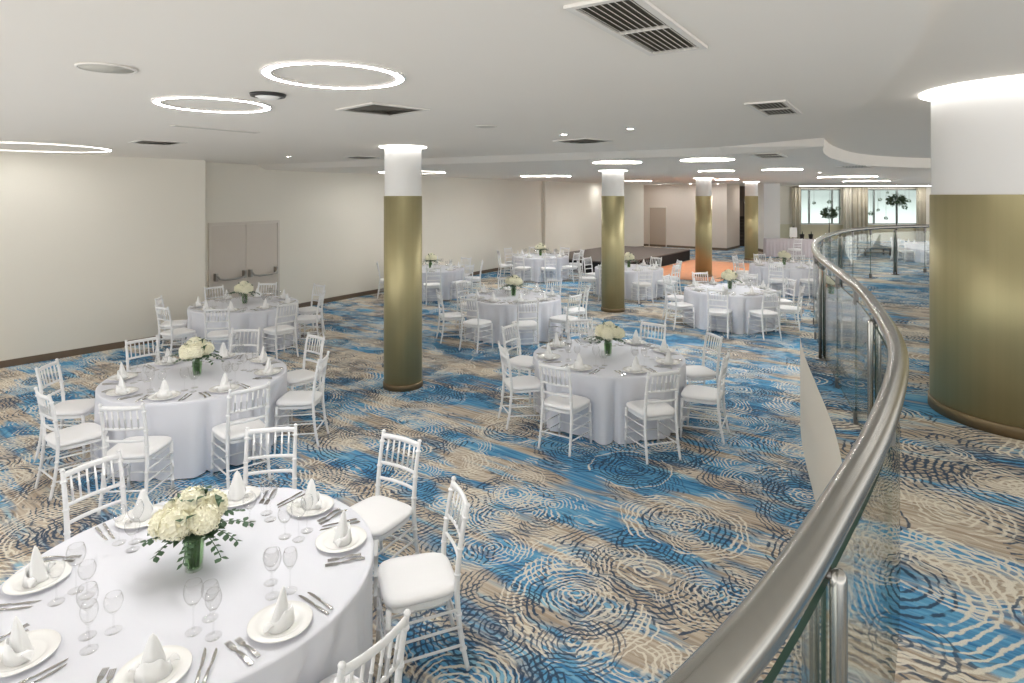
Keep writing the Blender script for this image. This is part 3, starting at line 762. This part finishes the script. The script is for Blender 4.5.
def make_fork(L):
    o = thing('fork', 'f', 'fork', (0, 0, -50)); z = .003
    g = MB()
    n = 14; vs = []
    for i in range(n+1):
        q = i/n; y = -L/2+L*.62*q; w_ = .0075*(1-q)**.5*.9+.0032
        zz = z+.006*math.sin(math.pi*q)
        vs += [(-w_, y, zz), (w_, y, zz), (w_, y, zz+.002), (-w_, y, zz+.002)]
    fs = [(4*i+a, 4*i+(a+1) % 4, 4*i+4+(a+1) % 4, 4*i+4+a) for i in range(n) for a in range(4)]+[(0, 1, 2, 3), tuple(4*n+a for a in range(4))]
    g.add(vs, fs, 0, False); g.build('handle', M['cutlery'], o)
    g = MB(); y0 = -L/2+L*.62
    vs = [(-.0036, y0, z), (.0036, y0, z), (.012, y0+L*.10, z-.001), (.0125, y0+L*.16, z), (-.0125, y0+L*.16, z), (-.012, y0+L*.10, z-.001)]
    vs2 = [(a, b, c+.002) for a, b, c in vs]; g.add(vs+vs2, [(0, 1, 2, 3, 4, 5), (11, 10, 9, 8, 7, 6)]+[(i, (i+1) % 6, 6+(i+1) % 6, 6+i) for i in range(6)])
    g.build('neck', M['cutlery'], o)
    for k in range(4):
        x = -.0105+.007*k; g = MB(); g.box(x-.0018, x+.0018, y0+L*.15, L/2, z, z+.002); g.build('tine', M['cutlery'], o)
    return Proto(o)
def make_knife(L):
    o = thing('knife', 'k', 'knife', (0, 0, -50)); z = .002
    g = MB(); g.tube([(0, -L/2, z+.003), (0, -L/2+.01, z+.004), (0, -L/2+L*.40, z+.003), (0, -L/2+L*.46, z+.002)], [.004, .0085, .0065, .004], 10, flat=(1, .5)); g.build('handle', M['cutlery'], o)
    g = MB(); y0 = -L/2+L*.45
    ol = [(-.003, y0), (.003, y0), (.009, y0+L*.08), (.010, y0+L*.35), (.006, y0+L*.50), (-.003, y0+L*.55), (-.005, y0+L*.4)]
    m_ = len(ol); g.add([(a, b, z) for a, b in ol]+[(a, b, z+.0018) for a, b in ol], [tuple(range(m_)), tuple(range(2*m_-1, m_-1, -1))]+[(i, (i+1) % m_, m_+(i+1) % m_, m_+i) for i in range(m_)])
    g.build('blade', M['cutlery'], o); return Proto(o)
forks = [make_fork(.205), make_fork(.175)]; knives = [make_knife(.235), make_knife(.205)]

# ------------------------------------------------------------------ flower vase
def make_bouquet():
    rng = random.Random(4)
    t = thing('flower_vase', 'v', 'flower vase', (0, 0, -50))
    g = MB(); g.lathe([(0, .001), (.040, .001), (.043, .004), (.046, .05), (.050, .12), (.055, .205), (.0525, .205), (.0475, .12), (.043, .05), (.038, .014), (0, .012)], 32)
    va_ = g.build('vase', M['vase'], t)
    g = MB(); g.lathe([(0, .013), (.037, .015), (.042, .05), (.0455, .10), (.048, .145), (0, .145)], 28); g.build('water', M['water'], va_)
    for k in range(15):
        a = rng.uniform(0, 6.28); r0 = rng.uniform(.004, .030); r1 = rng.uniform(.008, .045)
        g = MB(); g.tube([(r0*math.cos(a), r0*math.sin(a), .016), (r1*.6*math.cos(a+.6), r1*.6*math.sin(a+.6), .11), (r1*math.cos(a+.9), r1*math.sin(a+.9), .25)], .0048, 6); g.build('stem', M['stem'], t)
    for k in range(7):                     # leaves pushed down inside the vase
        a = rng.uniform(0, 6.28); g = MB(); b = .028
        vs = [(b*math.cos(a), b*math.sin(a), .03), (b*math.cos(a+.5)*1.05, b*math.sin(a+.5)*1.05, .09), (b*1.2*math.cos(a), b*1.2*math.sin(a), .16), (b*math.cos(a-.5)*1.05, b*math.sin(a-.5)*1.05, .09)]
        g.add(vs, [(0, 1, 2, 3)]); g.build('inner_leaf', M['stem'], t)
    def bloom_mesh(sd, rad):
        r_ = random.Random(sd); g = MB(); cnt = 130
        for i in range(cnt):
            z = 1-1.75*(i+.5)/cnt; ph = i*2.399963; s = math.sqrt(max(0, 1-z*z))
            d = Vector((s*math.cos(ph), s*math.sin(ph), z)); c_ = d*rad*r_.uniform(.90, 1.06); 
            e1 = d.orthogonal().normalized(); e2 = d.cross(e1); ro = r_.uniform(0, 6.28); pw = rad*.21
            for q in range(4):
                a = ro+q*math.pi/2; ax = (e1*math.cos(a)+e2*math.sin(a)); bx = (e2*math.cos(a)-e1*math.sin(a))
                lift = d*r_.uniform(.0, .006)
                g.add([c_-d*.004, c_+ax*pw*.6+bx*pw*.5+lift, c_+ax*pw*1.15+lift*1.4, c_+ax*pw*.6-bx*pw*.5+lift], [(0, 1, 2, 3)])
        g.lathe([(0, -rad*.8), (rad*.55, -rad*.6), (rad*.86, 0), (rad*.6, rad*.62), (0, rad*.88)], 14)
        return g.mesh('bloom', M['petal'])
    ms = [bloom_mesh(1, .078), bloom_mesh(2, .070)]
    for k, (x, y, z, m_) in enumerate(((-.075, -.055, .275, 0), (.060, -.070, .285, 1), (-.01, .02, .335, 0), (.085, .045, .30, 1), (-.085, .06, .285, 1), (.0, .095, .28, 0), (-.135, -.005, .262, 1))):
        o = bpy.data.objects.new('bloom', ms[m_]); C.objects.link(o); o.parent = t; o.location = (x, y, z); o.rotation_euler = (y*3, x*-3, k)
    def sprig(a, droop, length, nl, ls):
        g = MB(); p = Vector((.03*math.cos(a), .03*math.sin(a), .215)); dr = Vector((math.cos(a), math.sin(a), .30)); pts = [p.copy()]
        for i in range(nl):
            dr = (dr+Vector((0, 0, -droop))).normalized(); p = p+dr*length/nl; pts.append(p.copy())
        g.tube(pts, .0022, 5)
        for i, q in enumerate(pts[1:]):
            for s in (-1, 1):
                sd = Vector((-math.sin(a), math.cos(a), rng.uniform(-.3, .5)))*s+dr*.45; sd.normalize(); nn = sd.cross(Vector((0, 0, 1))).normalized()
                l_ = ls*rng.uniform(.75, 1.15); w_ = l_*.42
                ring = [q, q+sd*l_*.3+nn*w_*.8, q+sd*l_*.65+nn*w_, q+sd*l_+Vector((0, 0, -.004)), q+sd*l_*.65-nn*w_, q+sd*l_*.3-nn*w_*.8]
                g.add(ring, [(0, 1, 2, 3), (0, 3, 4, 5)])
        return g
    for k in range(11):
        a = R(k*360/11+rng.uniform(-12, 12)); sprig(a, rng.uniform(.06, .16), rng.uniform(.17, .25), 7, .036).build('leaf_sprig', M['leaf'], t)
    for k, (x, y, z) in enumerate(((.02, -.05, .39), (-.06, .0, .385), (.05, .03, .40), (-.02, -.12, .33), (.12, -.02, .36), (-.10, .05, .36), (.0, .09, .38))):
        a = k*2.1; g = MB(); b = Vector((x, y, z)); d = Vector((math.cos(a), math.sin(a), .25)); sd = Vector((-math.sin(a), math.cos(a), 0))
        g.add([b-Vector((0, 0, .05)), b+sd*.018, b+d*.05, b-sd*.018], [(0, 1, 2, 3)])
        g.add([b-d*.01, b+sd*.02-d*.025, b-d*.05+Vector((0, 0, .01)), b-sd*.02-d*.025], [(0, 1, 2, 3)]); g.build('tucked_leaf', M['leaf'], t)
    for k in range(10):
        a = R(k*36+25); g = MB(); b = Vector((.03*math.cos(a), .03*math.sin(a), .215)); d = Vector((math.cos(a), math.sin(a), -.05)); sd = Vector((-math.sin(a), math.cos(a), .2))
        vs = [b, b+d*.04+sd*.03, b+d*.09+sd*.028+Vector((0, 0, .01)), b+d*.125+Vector((0, 0, -.01)), b+d*.09-sd*.028+Vector((0, 0, .01)), b+d*.04-sd*.03]
        g.add(vs, [(0, 1, 2, 3), (0, 3, 4, 5)]); g.build('broad_leaf', M['leaf'], t)
    return Proto(t)
bouquet = make_bouquet()

# ------------------------------------------------------------------ set the tables
DIRS = [(-122, 'near-left'), (-80, 'near'), (-38, 'near-right'), (6, 'right'), (50, 'far-right'), (96, 'far'), (141, 'far-left'), (190, 'left')]
def dname(a):
    return min(DIRS, key=lambda q: abs((a-q[0]+180) % 360-180))[1]
PAT = [-122, -80, -38, 6, 50, 96, 141, 190]
T = [  # centre, phrase, chair angles, radius, place angles or None, glass count, cutlery
 dict(c=(-1.665, 3.22), n='the closest table', ch={19: 1.17, 57: 1.30, 96: 1.24, 140: 1.19, -34: 1.09}, yw={140: 12}, pl=[-74, -34.7, 19.6, 57, 98, 139, 188, 236], gl=3, cut=1),
 dict(c=(-3.43, 6.70), n='the table right behind the closest one', ch={-125: 1.14, -85: 1.23, -44: 1.14, 5: 1.09, 50: 1.2, 95: 1.25, 141: 1.24, 189: 1.22}, gl=3, cut=1),
 dict(c=(-4.85, 11.16), n='the table by the double doors', ch={-120: 1.25, -83: 1.21, -41: 1.25, 5: 1.12, 48: 1.25, 96: 1.1, 138: 1.05, 200: 1.12}, gl=3, cut=1),
 dict(c=(1.18, 7.56), n='the central table', ch={-124: 1.06, -75: 1.11, -31: 1.14, 13: 1.19, 52: 1.03, 98: 1.06, 143: 1.25, 191: 1.06}, gl=3, cut=1),
 dict(c=(.03, 12.0), n='the table just behind the central one', ch={-120: 1.3, -81: 1.28, -40: 1.2, 4: 1.2, 50: 1.1, 97: 1.1, 143: 1.1, 203: 1.25}, gl=3, cut=1),
 dict(c=(-2.2, 16.6), n='the table half behind the first column', ch={a: 1.14 for a in PAT}, gl=2, cut=0),
 dict(c=(.93, 20.1), n='the distant table left of the stage', ch={a: 1.14 for a in PAT}, gl=2, cut=0),
 dict(c=(3.19, 16.8), n='the table half behind the second column', ch={a-4: 1.14 for a in PAT}, gl=2, cut=0),
 dict(c=(4.57, 12.9), n='the table nearest the glass balustrade', ch={a+3: 1.14 for a in PAT}, gl=3, cut=1),
 dict(c=(7.7, 17.4), n='the table beside the dance floor', ch={a: 1.14 for a in PAT}, gl=2, cut=0),
]
GN = ['tall clear wine glass', 'slimmer clear wine glass', 'short stemmed water glass']
rng = random.Random(11)
for ti, t in enumerate(T):
    cx, cy = t['c']; nm = t['n']; c = Vector((cx, cy))
    table.place((cx, cy, 0), R(10*ti), 'round banquet table hidden under white cloth, %s' % nm, 'round banquet tables')
    o = bpy.data.objects.new('tablecloth', make_cloth(3+5*ti, list(t['ch'].items()))); C.objects.link(o); o.location = (cx, cy, 0)
    tag(o, 'floor-length white tablecloth on %s' % nm, 'tablecloth', 'white round tablecloths')
    for a, r in t['ch'].items():
        p = c+Vector((math.cos(R(a)), math.sin(R(a))))*r
        chair.place((p.x, p.y, 0), R(a+90+rng.uniform(-5, 5)+t.get('yw', {}).get(a, 0)), 'white chiavari chair on the %s side of %s' % (dname(a), nm), 'white chiavari chairs')
    bouquet.place((cx, cy, TZ+.001), R(50*ti+20), 'glass vase of cream hydrangeas on %s' % nm, 'hydrangea vases')
    for a in t.get('pl') or list(t['ch']):
        rad = Vector((math.cos(R(a)), math.sin(R(a)))); tan = Vector((-rad.y, rad.x))     # tan: the guest's right hand side
        dn = dname(a)
        def P(r, s): q = c+rad*r+tan*s; return (q.x, q.y, TZ+.0008)
        rz = R(a+90)          # local +y points to the table centre
        plate.place(P(.745, 0), rz, 'white dinner plate on the %s side of %s' % (dn, nm), 'dinner plates')
        q = P(.745, 0); napkin.place((q[0], q[1], q[2]+.0105), rz+R(rng.uniform(-25, 25)), 'white napkin folded to a point on %s, %s side' % (nm, dn), 'folded napkins')
        for k in range(t['gl']):
            r_, s_ = ((.52, .10), (.565, .185), (.445, .16))[k] if t['gl'] == 3 else ((.52, .10), (.56, .19))[k]
            glasses[k].place(P(r_+rng.uniform(-.012, .012), s_+rng.uniform(-.012, .012)), rz, '%s on the %s side of %s' % (GN[k], dn, nm), 'glasses')
        if t['cut']:
            for k, s_ in enumerate((-.205, -.165)):
                forks[k].place(P(.75, s_), rz+R(rng.uniform(-4, 4)), '%s fork on the %s side of %s' % (('large outer', 'small inner')[k], dn, nm), 'cutlery')
            for k, s_ in enumerate((.175, .212)):
                knives[k].place(P(.75, s_), rz+R(rng.uniform(-4, 4)), '%s knife on the %s side of %s' % (('large inner', 'small outer')[k], dn, nm), 'cutlery')

# ------------------------------------------------------------------ far end by the windows
cx, cy = 17.2, 25.3
table.place((cx, cy, 0), 0, 'round table under white cloth beyond the railing, by the massive column', 'round banquet tables')
o = bpy.data.objects.new('tablecloth', make_cloth(77, [(a, 1.12) for a in (-122, -80, 141, 190)])); C.objects.link(o); o.location = (cx, cy, 0); tag(o, 'white tablecloth on the distant table beyond the railing', 'tablecloth', 'white round tablecloths')
for a, dn in ((-122, 'near-left'), (-80, 'near'), (141, 'far-left'), (190, 'left')):
    chair.place((cx+1.12*math.cos(R(a)), cy+1.12*math.sin(R(a)), 0), R(a+90), 'white chiavari chair on the %s side of the table beyond the railing' % dn, 'white chiavari chairs')
    q = (cx+.74*math.cos(R(a)), cy+.74*math.sin(R(a)), TZ+.001)
    napkin.place(q, R(a+90), 'white folded napkin on the table beyond the railing, %s side' % dn, 'folded napkins')
# skirted buffet
bx, by = 12.35, 27.3
b = thing('buffet_table', 'long skirted white buffet table by the entrance wall', 'table', (bx, by, 0), R(-14))
g = MB(); g.box(-1.05, 1.05, -.38, .38, .76, .80); g.build('tabletop', M['skirt'], b)
g = MB(); n = 240; vs = []
for z, k in ((.76, .3), (.02, 1)):
    for i in range(n):
        s = i/n*4; e = int(s); q = s-e; cr = [(-1.05, -.38), (1.05, -.38), (1.05, .38), (-1.05, .38)]
        a_, b_ = Vector(cr[e]), Vector(cr[(e+1) % 4]); p = a_.lerp(b_, q); d = (b_-a_).normalized(); p += Vector((d.y, -d.x))*(.012+.012*math.sin(i*1.57))*k
        vs.append((p.x, p.y, z))
g.add(vs, [(i, (i+1) % n, n+(i+1) % n, n+i) for i in range(n)]); g.build('skirt', M['skirt'], b)
cb, sb = math.cos(R(-14)), math.sin(R(-14))
def on_buffet(x, y): return (bx+x*cb-y*sb, by+x*sb+y*cb, .802)
for k, (x, y, lab) in enumerate(((.48, .0, 'dark wine bucket on the buffet table, beside the sign'), (.85, .05, 'dark wine bucket on the buffet table, closer to the railing'))):
    t = thing('wine_bucket', lab, 'bucket', on_buffet(x, y), 0, 'wine buckets')
    g = MB(); g.lathe([(0, .001), (.075, .001), (.10, .20), (.105, .20), (.105, .21), (.092, .21), (.072, .012), (0, .012)], 24); g.build('bucket', M['dark'], t)
    g = MB(); g.lathe([(0, .02), (.036, .02), (.036, .20), (.013, .26), (.013, .33), (0, .33)], 16, (.02, 0)); g.build('bottle', M['edge'], t)
t = thing('sign_easel', 'white card sign on a dark easel, on the buffet table', 'easel sign', on_buffet(.15, .1), R(-20))
g = MB()
for p in (((-.17, 0, .006), (0, .10, .56)), ((.17, 0, .006), (0, .10, .56)), ((0, .28, .006), (0, .10, .56))): g.tube(p, .011, 6)
g.build('easel_leg', M['dark'], t)
mt = Matrix.Translation((0, -.002, .06)) @ Matrix.Rotation(R(-10), 4, 'X'); g = MB(); g.box(-.15, .15, -.008, .008, 0, .44, 0, mt); g.build('card', M['paper'], t)
chair.place((11.9, 25.9, 0), R(8), 'white chiavari chair standing before the buffet table', 'white chiavari chairs')
# low dark table seen through the far glass
x0, y0 = at(874.5, 255, EYE)
t = thing('low_table', 'low dark coffee table seen through the far glass panels', 'coffee table', (x0, y0, 0))
g = MB(); g.box(-.62, .62, -.3, .3, .27, .33); g.build('tabletop', M['dark'], t)
g = MB(); g.box(-.56, .56, -.24, .24, .10, .13); g.build('shelf', M['dark'], t)
for sx in (-1, 1):
    for sy in (-1, 1):
        g = MB(); g.box(sx*.56-.03, sx*.56+.03, sy*.25-.03, sy*.25+.03, .001, .27); g.build('leg', M['dark'], t)
# curtains
def curtain(pxa, pxb, m, label, seed):
    xa, xb = (pxa-512)/F*(WY-.25), (pxb-512)/F*(WY-.25); g = MB(); n = 70; vs = []; r_ = random.Random(seed); ph = r_.uniform(0, 6)
    for z in (.03, 1.5, HEAD+.12):
        for i in range(n+1):
            q = i/n; vs.append((xa+(xb-xa)*q, WY-.25+.055*math.sin(q*(xb-xa)*26+ph)+.02*math.sin(q*40+ph*2), z))
    for z in (HEAD+.12, 1.5, .03):
        for i in range(n+1):
            q = i/n; vs.append((xa+(xb-xa)*q, WY-.24+.055*math.sin(q*(xb-xa)*26+ph)+.02*math.sin(q*40+ph*2), z))
    fs = [(j*(n+1)+i, j*(n+1)+i+1, ((j+1) % 6)*(n+1)+i+1, ((j+1) % 6)*(n+1)+i) for j in range(6) for i in range(n)]
    g.add(vs, fs, 0, True); o = g.build('curtain', m); tag(o, label, 'curtain', 'window curtains')
curtain(792.5, 801, M['curtain'], 'narrow taupe curtain at the entrance side of the windows', 1)
curtain(843, 852, M['sheer'], 'paler beige curtain between the windows', 2)
curtain(853, 867, M['curtain'], 'taupe curtain between the windows, next to the bigger window', 3)
curtain(917, 926, M['curtain'], 'taupe curtain at the end of the windows beside the massive column', 4)
g = MB(); g.tube([(wx(790), WY-.25, HEAD+.14), (wx(930), WY-.25, HEAD+.14)], .02, 8); o = g.build('curtain_rod', M['bracket']); tag(o, 'dark curtain rod running above the windows', 'curtain rod')
t = thing('added_cove_light', 'long thin cove light added above the window curtains to brighten them', 'ceiling light', (wx(859), WY-.75, ZL))  # strip added to lift the light on curtains and far end
g = MB(); l = (wx(926)-wx(795))/2; g.box(-l, l, -.03, .03, -.014, -.004); g.build('diffuser', M['cove'], t)
g = MB(); g.box(-l-.02, l+.02, -.05, .05, -.004, -.001); g.build('channel', M['white'], t)
# plants in front of the windows
def leafball(mb, c, rad, n, size, rng_, flat=.75, droop=.0):
    for i in range(n):
        d = Vector((rng_.gauss(0, 1), rng_.gauss(0, 1), rng_.gauss(0, 1))).normalized(); r_ = rad*rng_.uniform(.35, 1)
        p = Vector(c)+Vector((d.x*r_, d.y*r_, d.z*r_*flat-droop*abs(d.x)*r_)); t_ = (d+Vector((rng_.uniform(-.5, .5), rng_.uniform(-.5, .5), rng_.uniform(-.5, .2)))).normalized()
        s_ = t_.orthogonal().normalized()*size*.25; mb.add([p, p+t_*size*.5+s_, p+t_*size, p+t_*size*.5-s_], [(0, 1, 2, 3)])
def plant(px, py, d, rad, label, seed):
    r_ = random.Random(seed); x = (px-512)/F*d; z = EYE-(py-196)/F*d
    t = thing('potted_tree', label, 'potted tree', (x, d, 0), 0, 'potted trees by the windows')
    g = MB(); g.lathe([(0, .001), (.16, .001), (.22, .38), (.24, .40), (.20, .40), (.19, .35), (0, .35)], 24); g.build('pot', M['pot'], t)
    g = MB(); g.tube([(0, 0, .34), (.02, .01, z*.6), (0, 0, z)], [.03, .022, .015], 8); g.build('trunk', M['bark'], t)
    g = MB(); leafball(g, (0, 0, z), rad, 420, rad*.45, r_, .7, .25); g.build('foliage', M['leafdark'], t)
plant(829, 212.5, 33.5, .36, 'shorter round-topped potted tree before the smaller window', 3)
plant(896.5, 199.5, 33.5, .40, 'taller round-topped potted tree before the bigger window', 5)
HB = [(814, 203, .09, 'nearest the entrance'), (829.5, 202, .11, 'above the shorter potted tree'), (838, 208.5, .13, 'beside the middle curtains'),
      (880, 199.5, .10, 'left of the taller potted tree'), (878, 210, .09, 'lower, left of the taller potted tree'), (871, 213.5, .13, 'lowest, by the middle curtains'),
      (905, 207.5, .15, 'biggest, beside the taller potted tree'), (909, 201, .11, 'upper, beside the taller potted tree'), (887.5, 192.5, .07, 'topmost, above the bigger window middle'), (886, 218, .10, 'below the taller potted tree crown')]
for k, (px, py, rad, wh) in enumerate(HB):
    d = 36.2; x = (px-512)/F*d; z = EYE-(py-196)/F*d; r_ = random.Random(k)
    t = thing('hanging_plant', 'small leafy ball hanging at the window, %s' % wh, 'hanging plant', (x, d, z), 0, 'hanging leafy balls')
    g = MB(); leafball(g, (0, 0, 0), rad*.8, 90, rad*.7, r_, 1.0); g.build('foliage', M['leafdark'], t)
    g = MB(); g.tube([(0, 0, 0), (0, 0, ZL-.002-z)], .006, 5); g.build('cord', M['bracket'], t)

# one check against things left unplaced at the store position
for pr in (chair, table, plate, napkin, bouquet, *glasses, *forks, *knives): assert pr.used
